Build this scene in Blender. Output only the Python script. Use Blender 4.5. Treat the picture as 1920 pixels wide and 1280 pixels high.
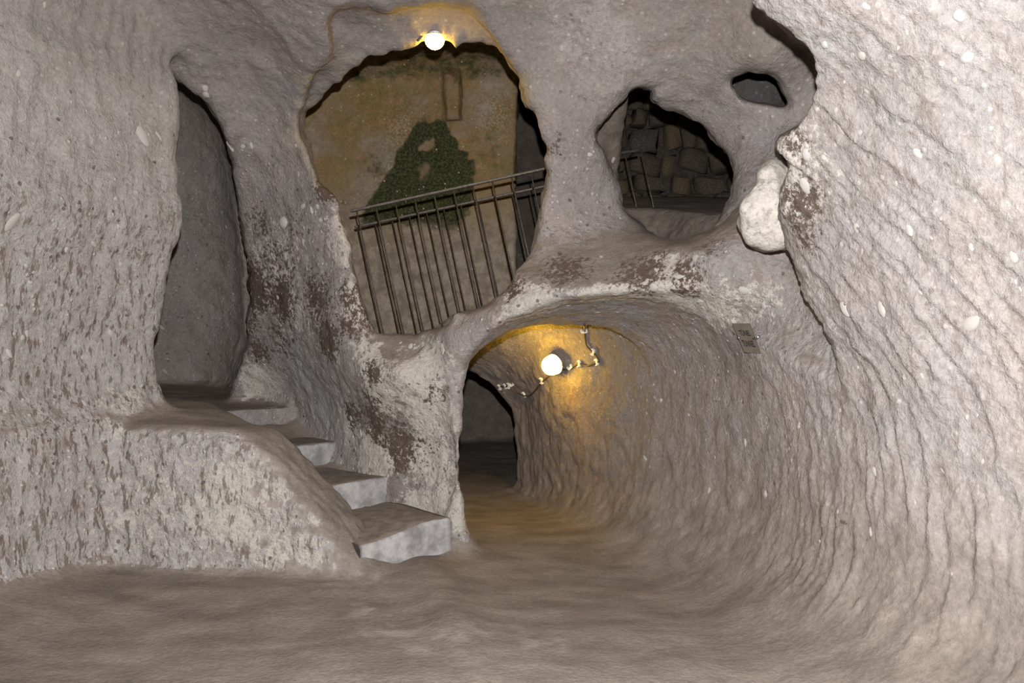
import bpy, bmesh, math, random
import numpy as np
from concurrent.futures import ThreadPoolExecutor
from mathutils import Vector, Matrix
from mathutils.bvhtree import BVHTree

for _o in list(bpy.data.objects):
    bpy.data.objects.remove(_o)
SC = bpy.context.scene
COL = SC.collection

# ------------------------------------------------------------------ camera, world, flash, exposure
F = 1500.0            # focal length in pixels of a 1920 wide frame
EYE = 1.5             # eye height above the cave floor
cam_d = bpy.data.cameras.new('camera')
cam_d.sensor_width = 36.0
cam_d.lens = 36.0 * F / 1920.0
cam_d.clip_start = 0.02
cam = bpy.data.objects.new('camera', cam_d)
cam.location = (0, 0, EYE)
cam.rotation_euler = (math.pi / 2, 0, 0)
COL.objects.link(cam)
SC.camera = cam

world = bpy.data.worlds.new('world')
SC.world = world
world.use_nodes = True
world.node_tree.nodes['Background'].inputs[0].default_value = (0.05, 0.045, 0.04, 1)
world.node_tree.nodes['Background'].inputs[1].default_value = 0.0

fl_d = bpy.data.lights.new('camera_flash', 'SPOT')
fl_d.energy = 1640
fl_d.color = (0.985, 0.985, 0.985)
fl_d.shadow_soft_size = 0.025
fl_d.spot_size = math.radians(126)
fl_d.spot_blend = 0.55
flash = bpy.data.objects.new('camera_flash', fl_d)
flash.location = (0.03, 0.02, EYE + 0.27)
flash.rotation_euler = (math.pi / 2 + 0.20, 0, 0)
COL.objects.link(flash)

VS = SC.view_settings
VS.view_transform = 'Standard'
VS.look = 'None'
VS.gamma = 1.0
VS.use_curve_mapping = False
VS.exposure = 0.0
SC.cycles.max_bounces = 4
SC.cycles.diffuse_bounces = 2
SC.cycles.adaptive_threshold = 0.25

rng = np.random.default_rng(7)
random.seed(7)

# ------------------------------------------------------------------ small numeric helpers
def P3(px, py, d):
    return np.array([(px - 960.0) / F * d, d, EYE - (py - 640.0) / F * d])

def sstep(a, b, x):
    t = np.clip((x - a) / (b - a), 0, 1)
    return t * t * (3 - 2 * t)

def smin(a, b, k):
    h = np.maximum(k - np.abs(a - b), 0) / k
    return np.minimum(a, b) - h * h * k * 0.25

def smax(a, b, k):
    return -smin(-a, -b, k)

_perm = rng.permutation(256).astype(np.int32)
_perm = np.concatenate([_perm, _perm, _perm])
_grad = rng.normal(size=(256, 3)).astype(np.float32)
_grad /= np.linalg.norm(_grad, axis=1)[:, None]

_pool = ThreadPoolExecutor(4)
def perlin(q):
    q = np.asarray(q, np.float32)
    if len(q) < 20000:
        return _perlin(q)
    return np.concatenate(list(_pool.map(_perlin, np.array_split(q, 4 * (1 + len(q) // 120000)))))

def _perlin(q):
    i = np.floor(q).astype(np.int32)
    f = q - i
    i &= 255
    u = f * f * f * (f * (f * 6 - 15) + 10)
    out = 0
    for dx in (0, 1):
        wx = u[:, 0] if dx else 1 - u[:, 0]
        for dy in (0, 1):
            wy = u[:, 1] if dy else 1 - u[:, 1]
            for dz in (0, 1):
                wz = u[:, 2] if dz else 1 - u[:, 2]
                h = _perm[_perm[_perm[(i[:, 0] + dx) & 255] + ((i[:, 1] + dy) & 255)] + ((i[:, 2] + dz) & 255)]
                g = _grad[h]
                dot = g[:, 0] * (f[:, 0] - dx) + g[:, 1] * (f[:, 1] - dy) + g[:, 2] * (f[:, 2] - dz)
                out = out + wx * wy * wz * dot
    return out * 1.5

def fbm(q, octv=3, gain=0.5):
    s, a, t = 0, 1.0, 0
    for o in range(octv):
        s = s + a * perlin(q * (2.03 ** o) + 17.3 * o)
        t += a
        a *= gain
    return s / t

def interp(x, xp, fp):
    return np.interp(x, xp, fp).astype(np.float32)

class Grid2:
    """bilinear lookup table over a regular 2-D grid"""
    def __init__(s, a0, a1, b0, b1, step, fn):
        s.a0, s.b0, s.st = a0, b0, step
        na, nb = int((a1 - a0) / step) + 2, int((b1 - b0) / step) + 2
        A, B = np.meshgrid(a0 + np.arange(na) * step, b0 + np.arange(nb) * step, indexing='ij')
        s.t = fn(A.ravel(), B.ravel()).reshape(na, nb).astype(np.float32)
        s.na, s.nb = na, nb
    def __call__(s, a, b):
        fa = np.clip((a - s.a0) / s.st, 0, s.na - 1.001)
        fb = np.clip((b - s.b0) / s.st, 0, s.nb - 1.001)
        ia, ib = fa.astype(np.int32), fb.astype(np.int32)
        fa, fb = fa - ia, fb - ib
        t = s.t
        return ((t[ia, ib] * (1 - fa) + t[ia + 1, ib] * fa) * (1 - fb)
                + (t[ia, ib + 1] * (1 - fa) + t[ia + 1, ib + 1] * fa) * fb)

def grad_norm(g):
    ga, gb = np.gradient(g.t, g.st)
    o = Grid2.__new__(Grid2)
    o.__dict__.update(g.__dict__)
    o.t = (1.0 / np.sqrt(1 + ga * ga + gb * gb)).astype(np.float32)
    return o

def tps(pts, vals, smooth=0.0):
    pts = np.asarray(pts, float)
    n = len(pts)
    def K(r):
        return np.where(r > 1e-9, r * r * np.log(r + 1e-12), 0)
    D = np.linalg.norm(pts[:, None] - pts[None], axis=2)
    M = np.zeros((n + 3, n + 3))
    M[:n, :n] = K(D) + smooth * np.eye(n)
    M[:n, n] = 1
    M[:n, n + 1:] = pts
    M[n, :n] = 1
    M[n + 1:, :n] = pts.T
    w = np.linalg.solve(M, np.concatenate([vals, [0, 0, 0]]))
    def fn(a, b):
        out = w[n] + w[n + 1] * a + w[n + 2] * b
        for k in range(n):
            r = np.sqrt((a - pts[k, 0]) ** 2 + (b - pts[k, 1]) ** 2)
            out = out + w[k] * K(r)
        return out
    return fn

def catmull(pts, sub=4, closed=True):
    p = np.asarray(pts, float)
    n = len(p)
    out = []
    for i in range(n if closed else n - 1):
        p0, p1, p2, p3 = (p[(i - 1) % n], p[i], p[(i + 1) % n], p[(i + 2) % n]) if closed else (
            p[max(i - 1, 0)], p[i], p[i + 1], p[min(i + 2, n - 1)])
        for k in range(sub):
            t = k / sub
            out.append(0.5 * ((2 * p1) + (-p0 + p2) * t + (2 * p0 - 5 * p1 + 4 * p2 - p3) * t * t
                              + (-p0 + 3 * p1 - 3 * p2 + p3) * t ** 3))
    if not closed:
        out.append(p[-1])
    return np.array(out)

def poly_sdf(poly, a, b):
    d2 = np.full(a.shape, 1e18)
    sgn = np.ones(a.shape)
    n = len(poly)
    for i in range(n):
        x1, y1 = poly[i]
        x2, y2 = poly[(i + 1) % n]
        ex, ey = x2 - x1, y2 - y1
        t = np.clip(((a - x1) * ex + (b - y1) * ey) / (ex * ex + ey * ey + 1e-12), 0, 1)
        d2 = np.minimum(d2, (a - x1 - t * ex) ** 2 + (b - y1 - t * ey) ** 2)
        c = ((y1 <= b) & (y2 > b)) | ((y2 <= b) & (y1 > b))
        if abs(ey) > 1e-12:
            sgn = np.where(c & (a < x1 + (b - y1) / (ey if ey else 1) * ex), -sgn, sgn)
    return np.sqrt(d2) * sgn

def outline(pts, rag=5.0, seed=0.0, sub=8, lo=-700, hi=2700, step=6):
    """signed distance table of a traced, slightly ragged outline (units: sight-line pixels at 1 : depth / F)"""
    p = catmull(pts, sub)
    q = np.stack([p[:, 0] / 45, p[:, 1] / 45, np.full(len(p), seed + 3.3)], 1)
    q2 = q + 31.7
    jag = lambda w: perlin(w) + 0.6 * perlin(w * 2.3) + 0.45 * perlin(w * 5.1)
    p = p + rag * np.stack([jag(q), jag(q2)], 1)
    x0, x1 = p[:, 0].min() - 420, p[:, 0].max() + 420
    y0, y1 = p[:, 1].min() - 420, p[:, 1].max() + 420
    return Grid2(x0, x1, y0, y1, step, lambda a, b: poly_sdf(p, a, b))

# ------------------------------------------------------------------ measured control surfaces of the cave
YB_PTS = [  # front face of the carved rear wall: image column, image row, depth
    (860, 1000, 5.75), (850, 820, 5.78), (850, 690, 5.68), (724, 944, 6.14), (740, 790, 6.08), (740, 695, 5.80),
    (619, 860, 6.75), (640, 730, 6.45), (552, 790, 7.3), (560, 660, 6.85), (470, 720, 7.4), (480, 560, 7.0),
    (500, 420, 6.7), (445, 330, 6.6), (425, 250, 6.3), (520, 240, 6.25), (595, 330, 6.15), (655, 500, 6.15),
    (680, 600, 6.12), (780, 640, 5.98), (720, 636, 6.12), (845, 655, 5.66), (650, 690, 6.15), (560, 110, 5.75), (450, 100, 5.85), (360, 110, 5.85), (320, 90, 5.82), (335, 150, 6.0), (350, 20, 5.6),
    (560, 10, 5.3), (700, 30, 5.3), (860, 10, 5.25), (960, 60, 5.35), (1010, 160, 5.5), (1050, 250, 5.6),
    (1060, 380, 5.75), (1100, 440, 5.7), (1000, 480, 5.62), (920, 575, 5.5), (1060, 540, 5.25), (1200, 525, 5.12),
    (1300, 500, 5.0), (1370, 480, 4.9), (1100, 100, 5.35), (1250, 80, 5.25), (1350, 60, 5.15), (1430, 100, 5.0),
    (1150, 150, 5.42), (1170, 300, 5.75), (1300, 190, 5.6), (1270, 330, 5.95), (1390, 300, 5.5), (1430, 220, 5.4),
    (1420, 360, 5.2), (1180, 440, 5.72), (1290, 452, 5.55), (1350, 430, 5.25), (1390, 600, 4.95), (1480, 560, 4.65),
    (1555, 640, 4.32), (1490, 470, 4.75), (1592, 728, 4.04), (1620, 790, 3.95), (100, 300, 6.5), (100, 700, 6.9), (0, 100, 6.2), (1700, 300, 5.3),
    (1650, 100, 5.3), (1900, 600, 4.6), (250, 450, 6.8), (280, 700, 7.1),
]
_p = np.array([P3(*p) for p in YB_PTS])
YB = Grid2(-6, 4, -0.6, 5.4, 0.05, tps(_p[:, [0, 2]], _p[:, 1], 0.002))

YBG = grad_norm(YB)

XR_PTS = [  # face of the side wall that runs on into the tunnel
    (1920, 1230, 3.05), (1920, 900, 3.1), (1920, 640, 3.05), (1920, 300, 2.92), (1920, 20, 2.78), (1700, 1280, 3.42),
    (1720, 1100, 3.5), (1720, 640, 3.45), (1725, 250, 3.22), (1655, 20, 3.1), (1600, 1150, 3.85), (1600, 900, 3.95), (1595, 700, 3.95),
    (1560, 560, 3.9), (1500, 430, 3.98), (1480, 280, 3.8), (1568, 180, 3.5), (1510, 60, 3.4), (1460, 0, 3.4),
    (1500, 950, 4.4), (1480, 780, 4.55), (1400, 950, 5.0), (1400, 700, 4.95), (1350, 690, 5.35), (1340, 900, 5.35),
    (1250, 850, 5.9), (1200, 950, 6.15), (1200, 700, 6.25), (1110, 700, 6.8), (1070, 850, 7.1), (1040, 720, 7.2),
    (990, 800, 7.85), (945, 800, 8.3), (945, 700, 8.3),
]
_r = np.array([P3(*p) for p in XR_PTS])
_rp = np.concatenate([_r[:, [1, 2]], [[1, .2], [1, 1.5], [1, 3], [-1.5, .2], [-1.5, 3.], [2, 3.6], [9, 1]]])
_rv = np.concatenate([_r[:, 0], [2.25, 2.2, 2.0, 2.4, 2.2, 1.75, -.35]])
XR = Grid2(-3, 10, -0.6, 5.4, 0.05, tps(_rp, _rv, 0.002))

XRG = grad_norm(XR)

_ez = np.array([-0.5, 0.5, 0.95, 1.1, 1.2, 1.5, 1.8, 2.07, 2.34, 2.79, 3.25, 3.5, 3.93, 5.0])
_ex = np.array([-2.35, -2.4, -2.45, -2.56, -2.6, -2.614, -2.546, -2.50, -2.40, -2.447, -2.44, -2.49, -2.37, -2.3]) + 2.5

OPEN1 = outline([(568, 215), (610, 172), (650, 142), (700, 108), (790, 78), (860, 72), (925, 92), (965, 132), (980, 180),
                 (1006, 212), (1014, 262), (1026, 305), (1016, 370), (1002, 450), (962, 530), (900, 580), (830, 612),
                 (765, 628), (706, 622), (688, 585), (664, 500), (640, 430), (626, 372), (598, 335), (578, 282), (566, 245)], 8, 1)
OPEN1R = outline([(560, 230), (590, 140), (622, 105), (628, 28), (740, 20), (868, 14), (930, 76), (975, 150), (985, 200),
                  (960, 300), (800, 330), (640, 320), (585, 290)], 4, 2)
HOLE2 = outline([(1120, 252), (1150, 205), (1188, 168), (1222, 168), (1230, 192), (1290, 216), (1340, 262), (1370, 300),
                 (1379, 340), (1362, 395), (1322, 436), (1275, 452), (1222, 436), (1172, 392), (1150, 330), (1132, 285)], 6, 3)
RECESS2 = outline([(1100, 190), (1180, 172), (1240, 176), (1290, 182), (1335, 160), (1370, 138), (1402, 128), (1450, 142), (1472, 170), (1486, 215), (1475, 300),
                   (1400, 430), (1300, 458), (1180, 440), (1100, 330)], 5, 9)
HOLE3 = outline([(1372, 148), (1400, 134), (1440, 140), (1462, 168), (1476, 198), (1440, 196), (1400, 186), (1380, 168)], 3, 4)
ALCOVE = outline([(1405, -60), (1420, 0), (1458, 40), (1516, 88), (1556, 160), (1548, 190), (1508, 222), (1462, 272),
                  (1478, 308), (1468, 362), (1482, 450), (1510, 530), (1540, 600), (1572, 652), (1586, 712), (1570, 740),
                  (1450, 720), (1150, 640), (1000, 400), (1000, -60), (1200, -200)], 8, 5)
ALC2 = outline([(1372, -60), (1400, 20), (1462, 92), (1474, 140), (1490, 208), (1530, 215), (1600, 120), (1580, -60)], 4, 7)
PASSAGE = outline([(120, 100), (250, 125), (330, 148), (385, 192), (422, 260), (442, 335), (452, 420), (466, 520),
                   (462, 640), (440, 720), (430, 800), (300, 860), (120, 860)], 7, 6)

R1 = np.array([-0.44, 5.55])
AS = np.array([-0.665, 0.747])       # up the stairs
LS = np.array([-0.747, -0.665])      # towards the stair parapet
PO = np.array([-2.86, 5.33])         # parapet frame
PU = np.array([0.990, -0.141])
PV = np.array([0.141, 0.990])

def stair_tw(x, y):
    return ((x - R1[0]) * AS[0] + (y - R1[1]) * AS[1], (x - R1[0]) * LS[0] + (y - R1[1]) * LS[1])

def floor_z(x, y):
    t, w = stair_tw(x, y)
    v = (x - PO[0]) * PV[0] + (y - PO[1]) * PV[1]
    m = sstep(-0.32, -0.12, w) * sstep(0.05, 0.3, v) * sstep(-0.05, 0.1, t)
    ramp = np.where(t < 2.3, 0.91 * np.clip(t / 2.33, 0, 1) - 0.13, 0.905 + 0.07 * (t - 2.33))
    base = 0.02 * np.sin(1.7 * x + 0.6 * y) + 0.02 * np.sin(2.3 * y - x) \
        + 0.10 * sstep(-2.3, -3.1, x) + 0.05 * np.exp(-((x + 0.55 - 0.25 * (5.2 - y)) / 0.16) ** 2) * sstep(5.6, 5.2, y) * sstep(3.4, 4.3, y)
    return base * (1 - m) + np.maximum(ramp, base) * m

def tunnel_top(x, y):
    a = interp(y, [4.0, 5.0, 5.5, 6.15, 6.45, 6.7, 7.2, 8.2, 9.0], [1.86, 1.82, 1.77, 1.62, 1.64, 1.65, 1.60, 1.31, 1.25])
    a = a + interp(y, [6.10, 6.22, 6.7, 7.2], [0, 0.17, 0.14, 0.03]) * sstep(-0.40, 0.0, x)
    lx = interp(y, [5.4, 5.8, 6.5], [-0.36, -0.40, -0.6])
    return a - 0.26 * np.exp(-((x - lx) / 0.42) ** 2) * sstep(6.4, 5.9, y)

def cave(x, y, z, lab=False):
    """signed distance to the air of the cave: negative in the open, positive in the rock"""
    yc = np.maximum(y, 0.4)
    u = 960 + F * x / yc
    v = 640 - F * (z - EYE) / yc
    m = yc / F
    yb = YB(x, z)
    fl = (floor_z(x, y) - z) * 0.97
    back = (y - yb) * YBG(x, z)
    xr = XR(y, z)
    right = (x - xr) * XRG(y, z)
    alc = smax(smax(ALCOVE(u, v) * m, interp(z, [2.2, 2.75], [4.0, 3.45]) - y, 0.06), smax(1.18 - z, back, 0.12), 0.10)
    side = smin(right, alc, 0.03)
    xs = x - interp(z, _ez, _ex)
    pa = (xs + 2.5) * 0.83 + (y - 5.63) * -0.557
    pa = smin(pa, (xs + 3.13) * 0.985 + (y - 4.6) * -0.17, 0.35)
    pb = (xs + 2.5) * 0.58 + (y - 5.8) * 0.81
    pillar = smax(pa, pb, 0.09)                       # negative inside the pillar
    ceil = z - (3.98 + 0.06 * np.sin(2 * x + y))
    rec = smax(smax(ALC2(u, v) * m, y - 5.95, 0.1), 4.6 - y, 0.05)
    back = smin(back, rec, 0.04)
    rc2 = smax(RECESS2(u, v) * m, y - yb - 0.17 * sstep(450, 230, v) * sstep(1105, 1230, u), 0.03)
    back = smin(back, rc2, 0.02)
    main = smax(back, smax(ceil, -1.6 - y, 0.3), 0.6)
    # tunnel under the bridge
    tl = interp(y, [5.2, 5.77, 6.3, 7.5, 8.6, 9.5], [-0.33, -0.37, -0.52, -0.95, -1.6, -2.4]) - x
    tun = smax(z - tunnel_top(x, y), smax(tl, smax(y - 8.55, 3.0 - y, 0.05), 0.15), 0.3)
    tt = z - tunnel_top(x, y)
    ksd = 0.08 + (0.42 + 0.45 * sstep(6.8, 8.0, y)) * sstep(-0.85, -0.35, tt) * sstep(0.7, 0.3, tt) * sstep(4.5, 5.2, y)
    main = smax(smin(main, tun, 0.09), side, ksd)
    far = smax(smax(np.abs(x + 1.15) - 1.45, np.abs(y - 10.0) - 1.9, 0.4), np.abs(z - 0.55) - 0.80, 0.5)
    far = np.where(y < 8.0, np.maximum(far, 8.25 - y), far)
    # upper chamber behind the big opening
    cf = 1.48 + 0.27 * sstep(-0.95, -0.4, x) + 0.21 * sstep(-0.35, 0.1, x) + sstep(0.7, 0.95, x) * (0.52 + 0.24 * np.clip(y - 6.2, 0, 2.4))
    front = yb + 0.5
    cback = 8.25 + 0.05 * np.sin(3 * x)
    chA = smax(np.maximum(np.maximum(-2.7 - x, x - 0.10), y - cback), front - y, 0.12)
    grv = np.maximum(np.abs(x - P3(848, 0, 8.2)[0]) - 0.085, np.abs(z - P3(0, 178, 8.2)[2]) - 0.24)
    cback = cback + 0.13 * sstep(0.03, -0.03, grv)
    chA = smax(np.maximum(np.maximum(-2.7 - x, x - 0.10), y - cback), front - y, 0.12)
    chB = smax(np.maximum(np.maximum(0.04 - x, x - 2.9), y - 9.6), front - y, 0.12)
    ch = smax(smax(smin(chA, chB, 0.04), z - 4.35, 0.35), cf - z, 0.2)
    plug = np.sqrt((x - 2.02) ** 2 + (y - 6.75) ** 2 + (z - 3.60) ** 2) - 0.37
    ch = smax(ch, -plug, 0.1)
    colm = smax(smax(0.45 - x, x - 0.90, 0.1), np.maximum(y - 6.85, 5.5 - y), 0.15)
    ch = smax(ch, -colm, 0.1)
    h1 = smax(OPEN1(u, v) * m, np.maximum(yb - 0.6 - y, y - front - 0.25), 0.05)
    h1r = smax(OPEN1R(u, v) * m, np.maximum(yb - 0.6 - y, y - yb - 0.36), 0.22)
    h2 = smax(HOLE2(u, v) * m, np.maximum(yb - 0.6 - y, y - front - 0.35), 0.05)
    h3 = smax(HOLE3(u, v) * m, np.maximum(yb - 0.6 - y, y - yb - 0.8), 0.05)
    ch = smin(ch, smin(smin(h1, h1r, 0.05), smin(h2, h3, 0.02), 0.03), 0.07)
    # left passage behind the pillar
    ps = smax(PASSAGE(u, v) * m, y - (8.35 + 0.25 * np.cos((x + 3.3) * 1.6) - 0.12 * (z - 1)), 0.5)
    ps = np.maximum(ps, 6.0 - y)
    air = smin(main, far, 0.05)
    air = smin(air, ps, 0.06)
    air = smax(air, -pillar, 0.12)
    air = smax(air, fl, 0.12 + 0.50 * sstep(-0.1, 1.2, x))
    air = smin(air, ch, 0.08)
    # stair parapet
    pu = (x - PO[0]) * PU[0] + (y - PO[1]) * PU[1]
    pv = (x - PO[0]) * PV[0] + (y - PO[1]) * PV[1]
    top = interp(pu, [-1, 0, 0.4, 1.0, 1.16, 1.28, 1.86, 2.05, 2.2], [1.02, .98, .95, .93, .89, .80, .17, .04, -.2])
    thick = interp(pu, [-1, 0.3, 1.0, 1.8], [1.5, 1.1, 0.50, 0.48])
    pz = (z - top) * 0.8 - 0.05 * sstep(0.1, 0.5, pv) * sstep(1.0, 0.4, pu)
    ped = smax(smax(pz, -pv - 0.10 * (1 - z) ** 2 * 0.6, 0.14), pv - thick, 0.10)
    ped = np.maximum(ped, -1.0 - pu)
    air = smax(air, -ped, 0.07)
    foot = np.sqrt((x + 0.40) ** 2 + (y - 5.72) ** 2) + 0.02 - 0.38 * np.clip(0.5 - z, 0, .7) ** 1.4
    air = smax(air, -foot, 0.15)
    if lab:
        d = dict(fl=fl, back=back, right=right, alc=alc, pillar=pillar, ped=ped, ch=ch, ps=ps, tun=tun, far=far, yb=yb,
                 u=u, v=v, ceil=ceil, xr=xr, tt=z - tunnel_top(x, y))
        return air, d
    return air

# ------------------------------------------------------------------ surface nets on sparse blocks
def surface_nets(lo, hi, h, nb=8, cave=cave):
    lo = np.array(lo, float)
    n = np.ceil((np.array(hi) - lo) / (h * nb)).astype(int)
    bx, by, bz = np.meshgrid(*[np.arange(k) for k in n], indexing='ij')
    B = np.stack([bx.ravel(), by.ravel(), bz.ravel()], 1)
    c = lo + (B + 0.5) * nb * h
    val = cave(c[:, 0], c[:, 1], c[:, 2])
    B = B[np.abs(val) < nb * h * 0.87 * 1.7 + 0.05]
    ar = np.arange(nb + 1)
    gx, gy, gz = np.meshgrid(ar, ar, ar, indexing='ij')
    G = np.stack([gx, gy, gz], -1)
    dims = n * nb + 2
    vk, vp, quads = [], [], []
    def key(ijk):
        return (ijk[..., 0].astype(np.int64) * dims[1] + ijk[..., 1]) * dims[2] + ijk[..., 2]
    CH = 400
    corner = [np.array(q) for q in ((0,0,0),(1,0,0),(0,1,0),(1,1,0),(0,0,1),(1,0,1),(0,1,1),(1,1,1))]
    edges = [(0,1),(2,3),(4,5),(6,7),(0,2),(1,3),(4,6),(5,7),(0,4),(1,5),(2,6),(3,7)]
    def work(b):
        vk, vp, quads = [], [], []
        idx = b[:, None, None, None, :] * nb + G[None]
        pos = (lo + idx * h).astype(np.float32)
        sh = pos.shape[:-1]
        f = cave(pos[..., 0].ravel(), pos[..., 1].ravel(), pos[..., 2].ravel()).reshape(sh)
        sgn = f > 0
        cs = [f[:, q[0]:q[0] + nb, q[1]:q[1] + nb, q[2]:q[2] + nb] for q in corner]
        neg = sum((c_ > 0).astype(np.int8) for c_ in cs)
        act = (neg > 0) & (neg < 8)
        w = np.nonzero(act)
        cv = np.stack([c_[w] for c_ in cs], 1)
        acc = np.zeros((len(cv), 3))
        cnt = np.zeros(len(cv))
        for a_, b_ in edges:
            fa, fb = cv[:, a_], cv[:, b_]
            mk = (fa > 0) != (fb > 0)
            t = np.where(mk, fa / np.where(mk, fa - fb, 1), 0)
            p = corner[a_][None] * (1 - t[:, None]) + corner[b_][None] * t[:, None]
            acc += p * mk[:, None]
            cnt += mk
        cell = b[w[0]] * nb + np.stack(w[1:], 1)
        vk.append(key(cell))
        vp.append(lo + (cell + acc / cnt[:, None]) * h)
        for ax in range(3):
            o1, o2 = [(1, 2), (2, 0), (0, 1)][ax]
            sl0 = [slice(None)] + [slice(0, nb)] * 3
            sl1 = list(sl0)
            sl1[ax + 1] = slice(1, nb + 1)
            s0, s1 = sgn[tuple(sl0)], sgn[tuple(sl1)]
            w = np.nonzero(s0 != s1)
            e = b[w[0]] * nb + np.stack(w[1:], 1)
            d1 = np.zeros(3, int); d1[o1] = 1
            d2 = np.zeros(3, int); d2[o2] = 1
            q = np.stack([key(e - d1 - d2), key(e - d2), key(e), key(e - d1)], 1)
            bad = (e[:, o1] < 1) | (e[:, o2] < 1)
            flip = s0[w]
            q[flip] = q[flip][:, ::-1]
            quads.append(q[~bad])
        return vk, vp, quads
    with ThreadPoolExecutor(4) as ex:
        for r_ in ex.map(work, [B[s:s + CH] for s in range(0, len(B), CH)]):
            vk += r_[0]; vp += r_[1]; quads += r_[2]
    vk = np.concatenate(vk); vp = np.concatenate(vp); quads = np.concatenate(quads)
    o = np.argsort(vk)
    vk, vp = vk[o], vp[o]
    i = np.searchsorted(vk, quads)
    i = np.clip(i, 0, len(vk) - 1)
    ok = (vk[i] == quads).all(1)
    return vp, i[ok]

def vnormals(v, q):
    n = np.zeros_like(v)
    fn = np.cross(v[q[:, 2]] - v[q[:, 0]], v[q[:, 3]] - v[q[:, 1]])
    for k in range(4):
        for a in range(3):
            n[:, a] += np.bincount(q[:, k], fn[:, a], len(v))
    return n / (np.linalg.norm(n, axis=1)[:, None] + 1e-12)

def relief(v, n):
    """tool marks, pits and lumps of each stretch of rock, as displacement along the normal"""
    a, d = cave(v[:, 0], v[:, 1], v[:, 2], True)
    x, y, z = v.T
    up = n[:, 2]
    flr = sstep(0.55, 0.85, up)
    w_r = sstep(0.28, 0.05, np.abs(d['right'])) * (1 - flr)
    near = w_r * sstep(5.0, 4.2, y)
    tunw = w_r * (1 - near / np.maximum(w_r, 1e-6))
    w_p = sstep(0.25, 0.05, np.abs(d['pillar'])) * (1 - flr)
    w_d = sstep(0.2, 0.05, np.abs(d['ped'])) * (1 - flr)
    disp = 0.030 * fbm(v * 2.2, 2) * (1 - 0.5 * flr) + 0.011 * fbm(v * 8.0 + 5, 3) * (1 - 0.75 * flr)
    # slanting pick strokes on the near wall: facets that end in a sharp lip
    th = np.radians(3 + 15 * sstep(0.4, 2.6, z))
    for fr, am, sd in ((8.5, 0.017, 0.0), (17.0, 0.009, 50.0)):
        qq = fr * (np.cos(th) * y - np.sin(th) * z) + 0.8 * perlin(v * 1.3 + sd) + 0.22 * perlin(v * 5.5 + sd)
        ln = (np.sin(th) * y + np.cos(th) * z) * 1.7
        on = sstep(-0.12, 0.30, perlin(np.stack([np.floor(qq) * 7.77 + sd, ln, 0 * ln + sd], 1)))
        fr_ = qq - np.floor(qq)
        disp += near * am * on * np.where(fr_ < 0.86, fr_ / 0.86, (1 - fr_) / 0.14)
    pp, al = np.cos(th) * y - np.sin(th) * z, np.sin(th) * y + np.cos(th) * z
    lump = np.stack([pp * 15 + 0.8 * perlin(v * 3), al * 5.0, x * 6], 1)
    disp += near * (0.014 * np.abs(perlin(lump)) + 0.009 * np.abs(perlin(lump * 2.1 + 6)) + 0.005 * fbm(v * 26, 2) - 0.006)
    # upright oval dimples in the tunnel
    s = np.stack([x * 9, y * 9, z * 3.2], 1)
    disp += tunw * (0.010 * np.abs(perlin(s)) + 0.009 * np.abs(perlin(s * 1.9 + 4)))
    # upright striations on the pillar and the parapet
    s = np.stack([x * 16, y * 16, z * 3.2], 1)
    pit = np.minimum(0, perlin(np.stack([x * 22, y * 22, z * 8], 1) + 3) + 0.2)
    disp += w_p * (0.010 * perlin(s) + 0.018 * pit * sstep(2.6, 1.8, z))
    s = np.stack([x * 14 + z * 6, y * 14, z * 7 - x * 3], 1)
    disp += w_d * (0.016 * perlin(s) + 0.02 * np.minimum(0, perlin(s * 1.6 + 7) + 0.15))
    # crusty rear wall
    lowb = (1 - w_r) * (1 - w_p) * (1 - flr) * sstep(2.9, 2.0, z) * (y < d['yb'] + 0.4)
    disp += lowb * (0.014 * np.minimum(0, fbm(v * 13 + 2, 3) + 0.1) + 0.008 * perlin(v * 9))
    rest = (1 - near) * (1 - flr)
    bil = np.abs(perlin(v * 5.5 + 21)) + 0.6 * np.abs(perlin(v * 12 + 33))
    disp += rest * 0.020 * (bil - 0.35)
    disp += flr * (0.0025 * fbm(np.stack([x * 4, y * 9, z * 5], 1), 2) + 0.006 * perlin(v * 2.6 + 70))
    hid = sstep(2.4, 1.8, y)
    return disp * (1 - 0.5 * hid)

def make_rock():
    runs = [((-4.8, -2.0, -0.4), (3.6, 2.2, 4.8), 0.07),
            ((-4.8, 2.14, -0.4), (0.62, 12.4, 4.8), 0.022),
            ((0.58, 4.70, -0.4), (3.6, 12.4, 4.8), 0.022),
            ((0.58, 2.14, -0.4), (2.4, 4.74, 4.3), 0.0145)]
    VV, QQ, off = [], [], 0
    for lo, hi, h in runs:
        v, q = surface_nets(lo, hi, h)
        n = vnormals(v, q)
        smp = slice(0, len(v), 97)
        t = v[smp] + n[smp] * 0.03
        if np.mean(cave(*t.T)) > 0:
            n = -n
            q = q[:, ::-1]
        v = v + n * relief(v, n)[:, None]
        VV.append(v); QQ.append(q + off); off += len(v)
    return np.concatenate(VV), np.concatenate(QQ)

V, Q = make_rock()

# ------------------------------------------------------------------ object helpers
def tag(o, label=None, cat=None, group=None, kind=None):
    if label: o['label'] = label
    if cat: o['category'] = cat
    if group: o['group'] = group
    if kind: o['kind'] = kind
    return o

def link(name, me, mat=None, parent=None):
    o = bpy.data.objects.new(name, me)
    COL.objects.link(o)
    if mat is not None and me is not None:
        me.materials.append(mat)
    if parent is not None:
        o.parent = parent
    return o

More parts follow.
